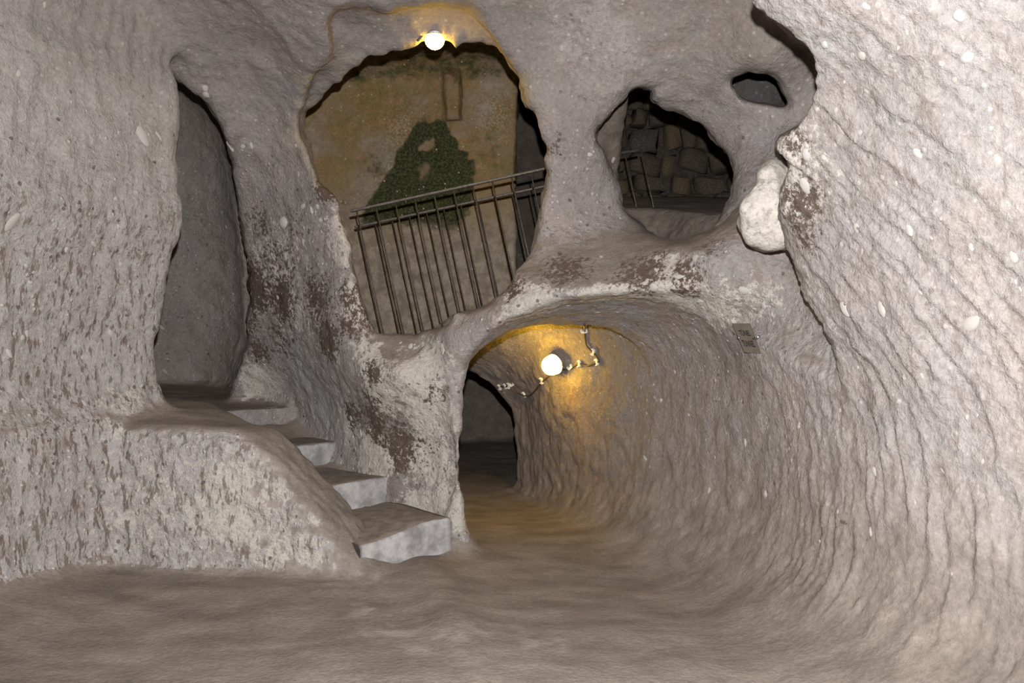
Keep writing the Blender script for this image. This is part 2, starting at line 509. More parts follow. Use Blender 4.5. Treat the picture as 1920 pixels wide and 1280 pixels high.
def np_mesh(name, v, q, smooth=True):
    me = bpy.data.meshes.new(name)
    me.vertices.add(len(v))
    me.vertices.foreach_set('co', np.asarray(v, np.float32).ravel())
    me.loops.add(q.size)
    me.loops.foreach_set('vertex_index', q.astype(np.int32).ravel())
    me.polygons.add(len(q))
    me.polygons.foreach_set('loop_start', np.arange(0, q.size, q.shape[1], dtype=np.int32))
    me.update(calc_edges=True)
    me.polygons.foreach_set('use_smooth', np.full(len(q), smooth))
    return me

# ------------------------------------------------------------------ the rock, split by which stretch of the cave it is
def classify(c, n):
    a, d = cave(c[:, 0], c[:, 1], c[:, 2], True)
    x, y, z = c.T
    lab = np.full(len(c), 'wall_back', dtype=object)
    lab[(z > 3.55) & (n[:, 2] < -0.35)] = 'ceiling'
    lab[(np.abs(d['right']) < 0.16) & (d['right'] < 0.3) & (y < 8.4) & ~((z > 1.75) & (y > 4.3))] = 'wall_right'
    lab[(z > 1.60) & (y > d['yb'] + 0.62) & (d['tt'] > 0.14)] = 'wall_chamber'
    lab[(lab == 'wall_chamber') & ((x > 0.13) | ((x > 0.06) & (y > 8.1)))] = 'wall_hall'
    lab[(np.abs(d['pillar']) < 0.12)] = 'wall_left'
    lab[(y > d['yb'] + 0.10) & (x < -1.9) & (z < 4.2) & (x > -5) & (d['ch'] > 0.2) | ((np.abs(d['ps']) < 0.1) & (y > 6.6) & (x < -2.2))] = 'wall_passage'
    tun = (y > d['yb'] + 0.12) & (x > -1.3) & (z < 1.95) & (np.abs(d['right']) > 0.16) & ((d['tt'] < 0.14) | (z < 1.5))
    lab[tun] = 'wall_tunnel'
    lab[(y > 8.3) & (z < 2.1) & (x > -2.7) & (d['ch'] > 0.1)] = 'wall_tunnel'
    lab[(y < -1.2)] = 'wall_entrance'
    f = (np.abs(d['fl']) < 0.09) & (n[:, 2] > 0.5)
    lab[f & ((x > -2.2) | (y < 5.4))] = 'floor'
    lab[f & (z > 0.7)] = 'floor_landing'
    lab[(np.abs(d['ped']) < 0.07) & (np.abs(d['pillar']) > 0.05) & (y > 4.9) & (z > 0.05) & (z < 1.2)] = 'parapet'
    return lab


# ------------------------------------------------------------------ materials
class NT:
    def __init__(s, name):
        s.m = bpy.data.materials.new(name)
        s.m.use_nodes = True
        s.t = s.m.node_tree
        s.b = s.t.nodes['Principled BSDF']
        s.b.inputs['Roughness'].default_value = 0.85
        s.b.inputs['Specular IOR Level'].default_value = 0.25
    def n(s, typ, ins=None, **kw):
        nd = s.t.nodes.new(typ)
        for k, v in kw.items():
            setattr(nd, k, v)
        for k, v in (ins or {}).items():
            s.put(nd.inputs[k], v)
        return nd
    def put(s, sock, v):
        if isinstance(v, bpy.types.NodeSocket):
            s.t.links.new(v, sock)
        elif isinstance(v, (tuple, list)) and len(v) == 3 and sock.type == 'RGBA':
            sock.default_value = (*v, 1)
        else:
            sock.default_value = v
    def coord(s, scale=(1, 1, 1), rot=(0, 0, 0)):
        tc = s.n('ShaderNodeTexCoord')
        return s.n('ShaderNodeMapping', {'Vector': tc.outputs['Object'], 'Scale': scale, 'Rotation': rot}).outputs[0]
    def noise(s, vec, scale, detail=4, rough=0.6, dist=0.0):
        return s.n('ShaderNodeTexNoise', {'Vector': vec, 'Scale': scale, 'Detail': detail, 'Roughness': rough, 'Distortion': dist}).outputs['Fac']
    def vor(s, vec, scale, rnd=1.0):
        return s.n('ShaderNodeTexVoronoi', {'Vector': vec, 'Scale': scale, 'Randomness': rnd})
    def ramp(s, fac, lo, hi, a=0.0, b=1.0, smooth=True):
        return s.n('ShaderNodeMapRange', {'Value': fac, 'From Min': lo, 'From Max': hi, 'To Min': a, 'To Max': b},
                   interpolation_type='SMOOTHSTEP' if smooth else 'LINEAR').outputs[0]
    def mix(s, fac, a, b, mode='MIX'):
        nd = s.n('ShaderNodeMix', data_type='RGBA', blend_type=mode)
        s.put(nd.inputs[0], fac); s.put(nd.inputs[6], a); s.put(nd.inputs[7], b)
        return nd.outputs[2]
    def math(s, op, a, b=0.0, clamp=False):
        nd = s.n('ShaderNodeMath', operation=op, use_clamp=clamp)
        s.put(nd.inputs[0], a); s.put(nd.inputs[1], b)
        return nd.outputs[0]
    def bump(s, h, strength=0.5, dist=0.01, prev=None):
        nd = s.n('ShaderNodeBump', {'Height': h, 'Strength': strength, 'Distance': dist})
        if prev is not None:
            s.put(nd.inputs['Normal'], prev)
        return nd.outputs[0]
    def attr(s, name):
        a = s.n('ShaderNodeAttribute', attribute_name=name)
        sp = s.n('ShaderNodeSeparateColor', {0: a.outputs['Color']})
        return sp.outputs[0], sp.outputs[1], sp.outputs[2]
    def out(s, col=None, rough=None, normal=None):
        if col is not None: s.put(s.b.inputs['Base Color'], col)
        if rough is not None: s.put(s.b.inputs['Roughness'], rough)
        if normal is not None: s.put(s.b.inputs['Normal'], normal)
        return s.m

def rock_material():
    k = NT('tuff_rock')
    c = k.coord()
    ta = k.n('ShaderNodeAttribute', attribute_name='tint')
    tint, fleck = ta.outputs['Color'], ta.outputs['Alpha']
    dust, crust, stain = k.attr('mask_a')
    n17 = k.noise(c, 18, 4, 0.80)
    n40 = k.noise(c, 38, 4, 0.74)
    # pale crust that flakes, dark brown scabs
    cr = k.ramp(k.math('ADD', k.math('MULTIPLY', crust, 0.5), n17), 0.68, 0.80)
    cr = k.math('MULTIPLY', cr, k.ramp(crust, 0.02, 0.2))
    base = k.mix(cr, tint, (0.45, 0.41, 0.365))
    streak = k.n('ShaderNodeAttribute', attribute_name='mask_a').outputs['Alpha']
    nst = k.noise(k.coord((1, 1, 0.26), (0.0, 0.12, 0)), 30, 2, 0.7)
    base = k.mix(k.math('MULTIPLY', k.ramp(nst, 0.53, 0.63), streak), base, (0.165, 0.125, 0.105))
    inv17 = k.math('SUBTRACT', 1.0, k.math('ADD', k.math('MULTIPLY', n17, 0.55), k.math('MULTIPLY', n40, 0.45)))
    sn = k.ramp(k.math('ADD', k.math('MULTIPLY', stain, 0.36), inv17), 0.68, 0.76)
    sn = k.math('MULTIPLY', sn, k.ramp(stain, 0.02, 0.25))
    base = k.mix(sn, base, (0.105, 0.074, 0.058))
    # pumice flecks of two sizes and small dark pits
    def flecks(scale, white, dark, rad, base):
        v = k.vor(c, scale)
        sp = k.n('ShaderNodeSeparateColor', {0: v.outputs['Color']})
        f = k.math('MULTIPLY', k.ramp(k.math('ADD', v.outputs['Distance'], k.math('MULTIPLY', k.math('SUBTRACT', n40, 0.5), 0.5)), rad, rad * 0.55), fleck)
        w = k.math('MULTIPLY', f, k.math('GREATER_THAN', sp.outputs[0], 1 - white))
        d = k.math('MULTIPLY', f, k.math('LESS_THAN', sp.outputs[0], dark))
        base = k.mix(k.math('MULTIPLY', w, 0.75), base, (0.50, 0.455, 0.42))
        base = k.mix(k.math('MULTIPLY', d, 0.8), base, (0.12, 0.092, 0.078))
        return base, w, d
    base, w1, d1 = flecks(24, 0.10, 0.05, 0.34, base)
    base = k.mix(k.math('MULTIPLY', k.ramp(n40, 0.60, 0.70, 0, 0.6), fleck), base, (0.46, 0.42, 0.39))
    base = k.mix(k.math('MULTIPLY', k.ramp(n40, 0.38, 0.30, 0, 0.75), fleck), base, (0.13, 0.10, 0.086))
    base = k.mix(0.45, base, k.mix(k.ramp(n40, 0.32, 0.68), (0.36, 0.355, 0.355), (0.64, 0.635, 0.625)), 'OVERLAY')
    hgt = k.math('ADD', n40, k.math('MULTIPLY', k.math('SUBTRACT', w1, d1), 0.3))
    b1 = k.bump(hgt, k.ramp(fleck, 0, 1, 0.42, 0.95), 0.026)
    return k.out(base, 0.9, b1)

def moss_material():
    k = NT('mossy_rock')
    c = k.coord()
    moss, orange, light = k.attr('mask_a')
    n1 = k.noise(c, 2.2, 6, 0.65)
    n2 = k.noise(c, 9, 7, 0.7)
    n3 = k.noise(c, 45, 5, 0.7)
    base = k.mix(k.ramp(n2, 0.35, 0.65), (0.175, 0.142, 0.104), (0.32, 0.265, 0.205))
    base = k.mix(k.math('MULTIPLY', k.ramp(n1, 0.30, 0.58), orange), base, k.mix(k.ramp(n3, 0.35, 0.65), (0.20, 0.105, 0.045), (0.37, 0.235, 0.125)))
    g = k.ramp(k.math('ADD', k.math('MULTIPLY', n3, 0.45), k.math('MULTIPLY', n2, 0.55)), 0.42, 0.54)
    gm = k.ramp(n1, 0.36, 0.52)
    base = k.mix(k.math('MULTIPLY', k.math('MULTIPLY', g, gm), k.math('MULTIPLY', orange, 0.55)), base, (0.112, 0.112, 0.034))
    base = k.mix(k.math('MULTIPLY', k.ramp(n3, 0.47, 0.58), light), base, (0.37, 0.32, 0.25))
    ms = k.ramp(k.math('ADD', moss, k.math('MULTIPLY', k.math('SUBTRACT', k.math('ADD', k.math('MULTIPLY', n2, 0.6), k.math('MULTIPLY', n3, 0.4)), 0.5), 1.5)), 0.34, 0.66)
    base = k.mix(ms, base, k.mix(k.ramp(n3, 0.38, 0.66), (0.016, 0.019, 0.006), (0.078, 0.080, 0.030)))
    v = k.vor(c, 22)
    sp = k.n('ShaderNodeSeparateColor', {0: v.outputs['Color']})
    f = k.math('MULTIPLY', k.ramp(v.outputs['Distance'], 0.26, 0.14), k.math('GREATER_THAN', sp.outputs[0], 0.9))
    base = k.mix(f, base, (0.42, 0.30, 0.22))
    return k.out(base, 0.9, k.bump(k.math('ADD', n3, n2), 0.6, 0.02))

def plain(name, col, rough=0.6, metal=0.0, scale=30, var=0.25, bump=0.2):
    k = NT(name)
    c = k.coord()
    n = k.noise(c, scale, 5, 0.65)
    k.b.inputs['Metallic'].default_value = metal
    d = tuple(x * (1 - var) for x in col)
    l = tuple(min(1, x * (1 + var)) for x in col)
    return k.out(k.mix(k.ramp(n, 0.3, 0.7), d, l), rough, k.bump(n, bump, 0.004))

def emitter(name, col, strength):
    k = NT(name)
    k.b.inputs['Base Color'].default_value = (0.9, 0.85, 0.7, 1)
    k.b.inputs['Emission Color'].default_value = (*col, 1)
    k.b.inputs['Emission Strength'].default_value = strength
    return k.m

M_ROCK = rock_material()
M_MOSS = moss_material()
M_RISER = plain('grey_plaster', (0.275, 0.262, 0.258), 0.9, 0, 9, 0.34, 0.7)
M_TREAD = plain('trodden_dust', (0.185, 0.15, 0.122), 0.95, 0, 12, 0.25, 0.5)
M_IRON = plain('dark_iron', (0.085, 0.074, 0.064), 0.5, 0.4, 60, 0.4, 0.3)
M_STONE = [plain('brown_stone', (0.062, 0.049, 0.036), 0.95, 0, 14, 0.4, 1.0),
           plain('ochre_stone', (0.085, 0.064, 0.040), 0.95, 0, 14, 0.4, 1.0),
           plain('grey_stone', (0.056, 0.050, 0.044), 0.95, 0, 14, 0.4, 1.0)]
M_MORTAR = plain('dark_mortar', (0.040, 0.034, 0.029), 0.95, 0, 20, 0.4, 1.0)
M_PEB = [plain('white_pumice', (0.385, 0.36, 0.338), 0.9, 0, 40, 0.12, 0.3),
         plain('cream_pumice', (0.355, 0.325, 0.295), 0.9, 0, 40, 0.14, 0.3),
         plain('pink_pumice', (0.32, 0.275, 0.248), 0.9, 0, 40, 0.14, 0.3)]
M_WHITE = plain('white_plastic', (0.62, 0.62, 0.60), 0.4, 0, 30, 0.05, 0.0)
M_CABLE = plain('brown_cable', (0.075, 0.048, 0.028), 0.5, 0, 30, 0.2, 0.0)
M_STEEL = plain('bright_steel', (0.62, 0.68, 0.70), 0.18, 1.0, 30, 0.05, 0.0)
M_SIGN = plain('smoky_bronze_plate', (0.105, 0.085, 0.067), 0.4, 0.1, 18, 0.15, 0.0)
M_INK = plain('black_lettering', (0.012, 0.011, 0.010), 0.6, 0, 30, 0.1, 0.0)
M_GLOBE = emitter('glowing_glass', (1.0, 0.60, 0.045), 105)
M_GLOBE2 = emitter('dimmer_glowing_glass', (1.0, 0.60, 0.045), 110)

# ------------------------------------------------------------------ rock objects with their surface masks
def blobs(v, lst):
    out = np.zeros(len(v))
    for px, py, d, r, w in lst:
        c = P3(px, py, d)
        out = np.maximum(out, w * np.exp(-((v - c) ** 2).sum(1) / (r * r)))
    return np.clip(out, 0, 1)

STAIN = [(1040, 275, 5.6, .12, .75), (1015, 330, 5.6, .14, .7), (1025, 420, 5.65, .14, .7),
         (540, 500, 6.8, .5, .62), (520, 640, 7.0, .36, .62), (700, 760, 6.1, .32, .62), (800, 850, 5.9, .3, .5), (660, 600, 6.15, .3, .7), (590, 560, 6.4, .35, .75), (450, 620, 7.1, .3, .7),
         (470, 540, 7.0, .33, 1), (530, 560, 6.8, .3, .9), (600, 640, 6.3, .25, 1), (610, 350, 6.15, .16, 1), (690, 700, 5.95, .16, .9),
         (650, 780, 6.4, .2, .9), (740, 840, 6.05, .26, .9), (700, 800, 6.2, .22, .9), (480, 420, 6.7, .25, .6), (560, 420, 6.5, .3, .5), (1010, 400, 5.6, .12, .8),
         (960, 540, 5.5, .16, .8), (1060, 500, 5.4, .26, .8), (1200, 500, 5.15, .28, .8), (1290, 520, 5.0, .2, .8), (1340, 470, 4.95, .2, .6),
         (1510, 260, 3.8, .14, .9), (1510, 380, 3.9, .20, .8), (1500, 440, 3.95, .16, .7), (660, 560, 6.15, .25, .7), (820, 740, 5.8, .2, .6), (480, 660, 7.2, .2, .8),
         (200, 620, 5.3, .35, .35), (100, 800, 5.0, .5, .4), (250, 450, 5.5, .3, .35), (310, 400, 5.7, .2, .5), (1450, 900, 4.7, .5, .35), (1560, 1000, 4.1, .4, .4)]
CRUST = [(540, 500, 6.8, .6, .5), (800, 860, 5.9, .3, .8), (720, 730, 5.95, .3, .7), (560, 600, 6.7, .4, .5), (830, 940, 5.8, .2, .8),
         (700, 660, 5.95, .25, .9), (790, 690, 5.8, .3, .9), (680, 850, 6.3, .2, 1), (700, 860, 6.2, .2, 1), (790, 960, 5.95, .22, 1), (800, 780, 5.85, .3, .8),
         (640, 800, 6.5, .2, .9), (1000, 575, 5.4, .3, .8), (1150, 560, 5.2, .3, .9), (1260, 560, 5.05, .25, .9), (1350, 560, 5.0, .2, .9), (480, 720, 7.3, .25, .9), (420, 720, 7.6, .3, .6), (1120, 500, 5.3, .25, .5), (1240, 500, 5.1, .25, .7),
         (300, 950, 5.3, .6, .5), (450, 940, 5.25, .5, .7), (560, 1040, 5.2, .4, .75), (480, 880, 5.3, .3, .6), (250, 780, 5.4, .3, .6), (660, 450, 6.2, .3, .8), (680, 560, 6.1, .25, .8),
         (860, 960, 5.75, .2, .8), (1520, 300, 3.9, .3, .7), (1430, 560, 4.8, .2, .6)]

def vert_masks(v, n, name):
    a, d = cave(v[:, 0], v[:, 1], v[:, 2], True)
    x, y, z = v.T
    if name == 'wall_chamber':
        px, pz = x - P3(812, 0, 8.25)[0], z - P3(0, 235, 8.25)[2]
        wob = 0.07 * perlin(v * 3.1) + 0.05 * perlin(v * 8) + 0.03 * perlin(v * 17)
        qx, qz = x + wob - P3(800, 0, 8.25)[0], z + wob - P3(0, 225, 8.25)[2]
        lft = -0.10 + 0.62 * qz          # left flank leans out, right flank falls steeply
        rgt = np.minimum(0.12 - 0.75 * qz, 0.47)
        tri = np.maximum(np.maximum(lft - qx, qx - rgt) * 0.8, qz)
        moss = sstep(0.07, -0.09, tri) * sstep(-1.35, -0.80, qz)
        moss = moss * (1 - 0.9 * np.exp(-(((qx - 0.02) / .09) ** 2 + ((qz + 0.27) / .06) ** 2)))
        moss = moss * (1 - 0.55 * np.exp(-(((qx + 0.05) / .12) ** 2 + ((qz + 0.55) / .12) ** 2)))
        moss = np.maximum(moss, 0.45 * np.exp(-(((x - P3(715, 0, 8.2)[0]) / .45) ** 2 + ((z - 3.3) / .5) ** 2)))
        moss = np.maximum(moss, 0.42 * np.exp(-(((x - P3(925, 0, 8.2)[0]) / .22) ** 2 + ((z - 3.5) / .7) ** 2)))
        moss = np.maximum(moss, 0.40 * np.exp(-(((x - P3(640, 0, 8.2)[0]) / .35) ** 2 + ((z - 2.95) / .3) ** 2)))
        moss = np.maximum(moss, 0.50 * sstep(4.0, 4.25, z + 0.3 * wob))
        moss = moss * (y > 7.6) * (x < 0.2)
        orange = sstep(2.3, 3.5, z) * (x < 0.15)  # orange of the upper wall, with the lamp's glow partly painted in
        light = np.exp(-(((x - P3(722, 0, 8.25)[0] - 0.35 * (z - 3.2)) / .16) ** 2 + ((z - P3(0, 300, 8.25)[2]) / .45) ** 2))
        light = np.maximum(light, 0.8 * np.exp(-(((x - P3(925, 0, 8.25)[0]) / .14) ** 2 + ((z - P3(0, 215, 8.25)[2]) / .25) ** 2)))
        return np.stack([moss, np.clip(orange, 0, 1), light, 0 * x], 1), np.full((len(v), 4), .2)
    up = n[:, 2]
    nz = 0.25 * perlin(v * 7) + 0.15 * perlin(v * 19)
    dust = sstep(0.45, 0.85, up + nz) * 0.95
    if name in ('floor', 'floor_landing'):
        dust = np.maximum(dust, 0.9)
    dr = np.abs(d['right'])
    rw = sstep(0.32, 0.15, dr) * (y < 8.5)
    pw = sstep(0.30, 0.10, np.abs(d['pillar'])) * sstep(6.3, 5.8, y)
    dw = sstep(0.25, 0.08, np.abs(d['ped']))
    pu = (x - PO[0]) * PU[0] + (y - PO[1]) * PU[1]
    # trodden dust on the side wall's foot, drawn higher to paint weaker flash there
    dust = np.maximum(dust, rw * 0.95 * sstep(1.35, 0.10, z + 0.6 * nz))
    dust = np.maximum(dust, dw * sstep(1.10, 1.35, pu + 0.3 * nz) * sstep(0.15, 0.45, up + nz) * 0.9)
    def col(*c):
        return np.array(c)[None]
    def mix(f, a, b):
        f = np.clip(f, 0, 1)[:, None]
        return a * (1 - f) + b * f
    big = fbm(v * 1.7, 3)
    mid = fbm(v * 7.5 + 3, 3, 0.6)
    n37 = fbm(v * 3.7 + 11, 3)
    st1 = perlin(np.stack([x * 21, y * 21, z * 4.2], 1)) + 0.6 * perlin(np.stack([x * 34, y * 34, z * 9], 1) + 8)
    t = mix(0.5 + 1.3 * big, col(.255, .223, .208), col(.315, .285, .275))
    t = mix(sstep(0.05, 0.45, mid) * 0.8, t, col(.21, .175, .155))
    t = mix(sstep(0.1, 0.45, n37) * 0.55, t, col(.335, .275, .245))
    t = mix(sstep(0.1, 0.4, -n37) * 0.5, t, col(.255, .245, .245))
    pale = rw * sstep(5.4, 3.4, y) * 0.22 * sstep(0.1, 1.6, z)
    pale = np.maximum(pale, pw * 0.62)
    pale = np.maximum(pale, dw * 0.78)
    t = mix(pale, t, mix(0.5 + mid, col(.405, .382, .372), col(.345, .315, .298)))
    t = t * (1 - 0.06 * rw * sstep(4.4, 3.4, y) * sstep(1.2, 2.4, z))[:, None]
    streak = np.maximum(pw * 0.95 * sstep(3.1, 1.9, z), dw * 0.8)
    streak = np.maximum(streak, rw * 0.35)
    t = mix(streak * sstep(0.25, 0.7, st1) * 0.4, t, col(.19, .152, .132))
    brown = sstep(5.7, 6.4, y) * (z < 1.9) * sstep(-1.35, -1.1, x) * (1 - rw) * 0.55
    brown = np.maximum(brown, sstep(8.15, 8.6, y) * 0.9 * (z < 2.2) * (x > -2.7))  # far chamber: its deep shade is put into the colour
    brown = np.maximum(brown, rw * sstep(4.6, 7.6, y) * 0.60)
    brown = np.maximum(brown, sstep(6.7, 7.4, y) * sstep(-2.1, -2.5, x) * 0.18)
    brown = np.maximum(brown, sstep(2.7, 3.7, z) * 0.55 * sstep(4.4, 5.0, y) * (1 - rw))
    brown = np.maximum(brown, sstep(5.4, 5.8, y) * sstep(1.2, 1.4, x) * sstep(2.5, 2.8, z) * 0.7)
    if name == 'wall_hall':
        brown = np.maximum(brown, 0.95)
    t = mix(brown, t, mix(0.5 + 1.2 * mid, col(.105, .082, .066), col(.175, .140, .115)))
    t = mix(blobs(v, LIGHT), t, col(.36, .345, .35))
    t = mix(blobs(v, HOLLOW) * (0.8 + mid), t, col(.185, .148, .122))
    dark_grey = blobs(v, DARK_GREY)  # dark grey patches, one of them inside the small upper hole
    t = mix(dark_grey * (0.7 + 0.6 * mid), t, col(.135, .128, .135))
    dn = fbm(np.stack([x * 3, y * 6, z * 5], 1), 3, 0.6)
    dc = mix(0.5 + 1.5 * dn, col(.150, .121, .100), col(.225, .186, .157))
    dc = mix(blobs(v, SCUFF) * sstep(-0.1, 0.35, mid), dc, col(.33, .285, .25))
    t = mix(blobs(v, RUST) * (0.6 + mid), t, col(.30, .155, .05))
    t = mix(blobs(v, OLIVE) * (0.7 + mid), t, col(.26, .22, .065))
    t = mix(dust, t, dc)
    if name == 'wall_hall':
        t = t * np.where((x < 0.45) | ((z > 3.0) & (x > 1.5)), 0.5, 1.0)[:, None]  # darkens the colour; past the mossy wall it paints the gap's shade
    fleck = (1 - 0.5 * rw * sstep(5.0, 4.0, y)) * (1 - dust) * (1 - 0.85 * brown) * (1 - 0.3 * (z > 3.0))
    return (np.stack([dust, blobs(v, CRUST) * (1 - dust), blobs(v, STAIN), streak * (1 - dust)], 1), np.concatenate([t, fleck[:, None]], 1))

SCUFF = [(705, 1140, 4.5, .16, 1), (740, 1180, 4.15, .16, 1), (790, 1210, 3.95, .16, 1), (860, 1205, 3.98, .2, .7), (940, 1190, 4.1, .2, .5), (1020, 1215, 3.9, .14, .8),
         (620, 1110, 4.8, .16, .7), (690, 1090, 5.0, .2, .6), (880, 1060, 5.35, .2, .4), (1320, 1070, 5.2, .18, .7)]
RUST = [(1095, 790, 6.9, .12, .6), (1090, 850, 6.9, .16, .7), (1110, 900, 6.75, .16, .7), (1075, 750, 7.0, .12, .5), (1130, 950, 6.6, .18, .5)]
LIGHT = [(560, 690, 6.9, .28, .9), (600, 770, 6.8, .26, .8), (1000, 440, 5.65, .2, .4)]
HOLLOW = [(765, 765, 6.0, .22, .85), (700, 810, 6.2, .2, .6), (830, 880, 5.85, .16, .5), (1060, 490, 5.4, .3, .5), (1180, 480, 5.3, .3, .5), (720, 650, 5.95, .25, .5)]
OLIVE = [(572, 300, 6.1, .12, .9), (592, 330, 6.1, .10, .7), (590, 175, 5.9, .12, .8), (566, 240, 6.1, .12, .9), (985, 170, 5.6, .1, .6)]
DARK_GREY = [(1425, 165, 6.4, .35, 1), (545, 160, 6.0, .22, .8), (680, 60, 5.5, .35, .6), (620, 90, 5.6, .2, .6), (1370, 660, 5.1, .16, .7), (1180, 650, 6.2, .1, .6),
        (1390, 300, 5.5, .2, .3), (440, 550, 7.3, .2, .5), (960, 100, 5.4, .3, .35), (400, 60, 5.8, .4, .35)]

C_ = V[Q].mean(1)
N_ = np.cross(V[Q[:, 2]] - V[Q[:, 0]], V[Q[:, 3]] - V[Q[:, 1]])
N_ /= np.linalg.norm(N_, axis=1)[:, None] + 1e-12
VN = vnormals(V, Q)
LAB = classify(C_, N_)
ROCK = {}
for name in sorted(set(LAB)):
    q = Q[LAB == name]
    ids, inv = np.unique(q, return_inverse=True)
    me = np_mesh(name, V[ids], inv.reshape(q.shape))
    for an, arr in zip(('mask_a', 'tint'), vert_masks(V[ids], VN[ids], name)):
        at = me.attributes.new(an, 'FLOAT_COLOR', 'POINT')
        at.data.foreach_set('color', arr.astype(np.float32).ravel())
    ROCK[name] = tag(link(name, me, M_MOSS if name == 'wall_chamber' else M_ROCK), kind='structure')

# sight-line probe onto the finished rock, for what is fixed to it
_vis = (C_[:, 1] > 2.0)
_bv = BVHTree.FromPolygons([tuple(p) for p in V], [tuple(p) for p in Q[_vis]])
_own = LAB[_vis]
def probe(px, py):
    d = Vector(P3(px, py, 1.0)) - Vector((0, 0, EYE))
    hit, nrm, idx, dist = _bv.ray_cast(Vector((0, 0, EYE)), d.normalized(), 30)
    if nrm.dot(d) > 0:
        nrm = -nrm
    return hit, nrm, _own[idx]

# ------------------------------------------------------------------ mesh makers
def bm_mesh(name, bm, smooth=False):
    me = bpy.data.meshes.new(name)
    bm.normal_update()
    bm.to_mesh(me)
    bm.free()
    if smooth:
        me.polygons.foreach_set('use_smooth', [True] * len(me.polygons))
    return me

def frame_from(dirv, hint=Vector((0, 0, 1))):
    z = Vector(dirv).normalized()
    if abs(z.dot(hint)) > 0.95:
        hint = Vector((1, 0, 0))
    x = hint.cross(z).normalized()
    y = z.cross(x)
    return x, y, z

def add_tube(bm, pts, r, seg=8, cap=True):
    pts = [Vector(p) for p in pts]
    rings = []
    for i, p in enumerate(pts):
        t = (pts[min(i + 1, len(pts) - 1)] - pts[max(i - 1, 0)])
        x, y, z = frame_from(t)
        rr = r[i] if isinstance(r, (list, tuple)) else r
        rings.append([bm.verts.new(p + (x * math.cos(a) + y * math.sin(a)) * rr)
                      for a in [2 * math.pi * k / seg for k in range(seg)]])
    for a, b in zip(rings, rings[1:]):
        for k in range(seg):
            bm.faces.new((a[k], a[(k + 1) % seg], b[(k + 1) % seg], b[k]))
    if cap:
        bm.faces.new(rings[0][::-1]); bm.faces.new(rings[-1])

def add_bar(bm, p, q, w, h, up=Vector((0, 0, 1))):
    p, q = Vector(p), Vector(q)
    x, y, z = frame_from(q - p, up)
    vs = []
    for c in (p, q):
        vs.append([bm.verts.new(c + x * sx * w / 2 + y * sy * h / 2) for sx, sy in ((-1, -1), (1, -1), (1, 1), (-1, 1))])
    a, b = vs
    for k in range(4):
        bm.faces.new((a[k], a[(k + 1) % 4], b[(k + 1) % 4], b[k]))
    bm.faces.new(a[::-1]); bm.faces.new(b)

def empty(name, loc=(0, 0, 0)):
    o = bpy.data.objects.new(name, None)
    o.empty_display_size = 0.1
    o.location = loc
    COL.objects.link(o)
    return o

def part(name, bm, mat, parent, smooth=False):
    """a mesh built in world space, kept there under its parent"""
    o = link(name, bm_mesh(name, bm, smooth), mat, parent)
    o.matrix_parent_inverse = Matrix.Translation(-Vector(parent.location))
    return o

# ------------------------------------------------------------------ the steps
stairs = empty('stairs', (R1[0], R1[1], 0))
tag(stairs, kind='structure')
TZ = [0.27, 0.455, 0.655, 0.91]
T0 = [0.0, 0.775, 1.55, 2.34]
W1 = [0.70, 0.85, 0.95, 1.15]
for k in range(4):
    t0, t1 = T0[k], (T0[k + 1] + 0.06 if k < 3 else 2.75)
    z1 = TZ[k]
    z0 = (TZ[k - 1] if k else 0.0) - 0.10
    nt, nw = 10, 22
    w0, w1 = (-0.03 if k == 0 else -0.22), W1[k]
    def sp(t, w, z):
        xy = R1 + AS * t + LS * w
        return np.array([xy[0], xy[1], z])
    g = np.random.default_rng(20 + k)
    wl = np.linspace(w0, w1, nw)
    wob = np.array([0.012 * math.sin(5 * w + k) + 0.008 * math.sin(13 * w + 2 * k) for w in wl])
    drop = 0.075 * sstep(0.1, 0.65, wl) if k == 0 else 0.03 * sstep(0.2, 0.8, wl)
    rows = []
    for z, inset in ((z0, -0.004), (z0 + 0.4 * (z1 - z0), 0.006), (z1 - 0.03, 0.012), (z1 - 0.012, 0.016), (z1, 0.028)):
        rows.append([sp(t0 + inset + wob[i], wl[i], z - (drop[i] if z > z0 + 0.05 else 0)) for i in range(nw)])
    for j in range(1, nt + 1):
        t = t0 + 0.028 + (t1 - t0 - 0.028) * j / nt
        rows.append([sp(t, wl[i], z1 - drop[i] * (1 - j / nt) + 0.012 * math.sin(4 * t + 7 * wl[i]) * (j / nt)) for i in range(nw)])
    bm = bmesh.new()
    vs = [[bm.verts.new(p + g.normal(size=3) * 0.0016) for p in r] for r in rows]
    for a, b in zip(vs, vs[1:]):
        for i in range(nw - 1):
            f = bm.faces.new((a[i], a[i + 1], b[i + 1], b[i]))
            f.material_index = 0 if a in vs[:4] else 1
    for e_ in (0, nw - 1):                       # close both ends down to the ground
        low = [bm.verts.new((r[e_].co.x, r[e_].co.y, z0)) for r in vs[4:]]
        up_ = [r[e_] for r in vs[4:]]
        for (a1, a2), (b1, b2) in zip(zip(up_, up_[1:]), zip(low, low[1:])):
            bm.faces.new((a1, a2, b2, b1))
        bm.faces.new([r[e_] for r in vs[:5]] + [low[0]])
    o = part('step', bm, M_RISER, stairs, True)
    o.data.materials.append(M_TREAD)
    bpy.context.view_layer.update()

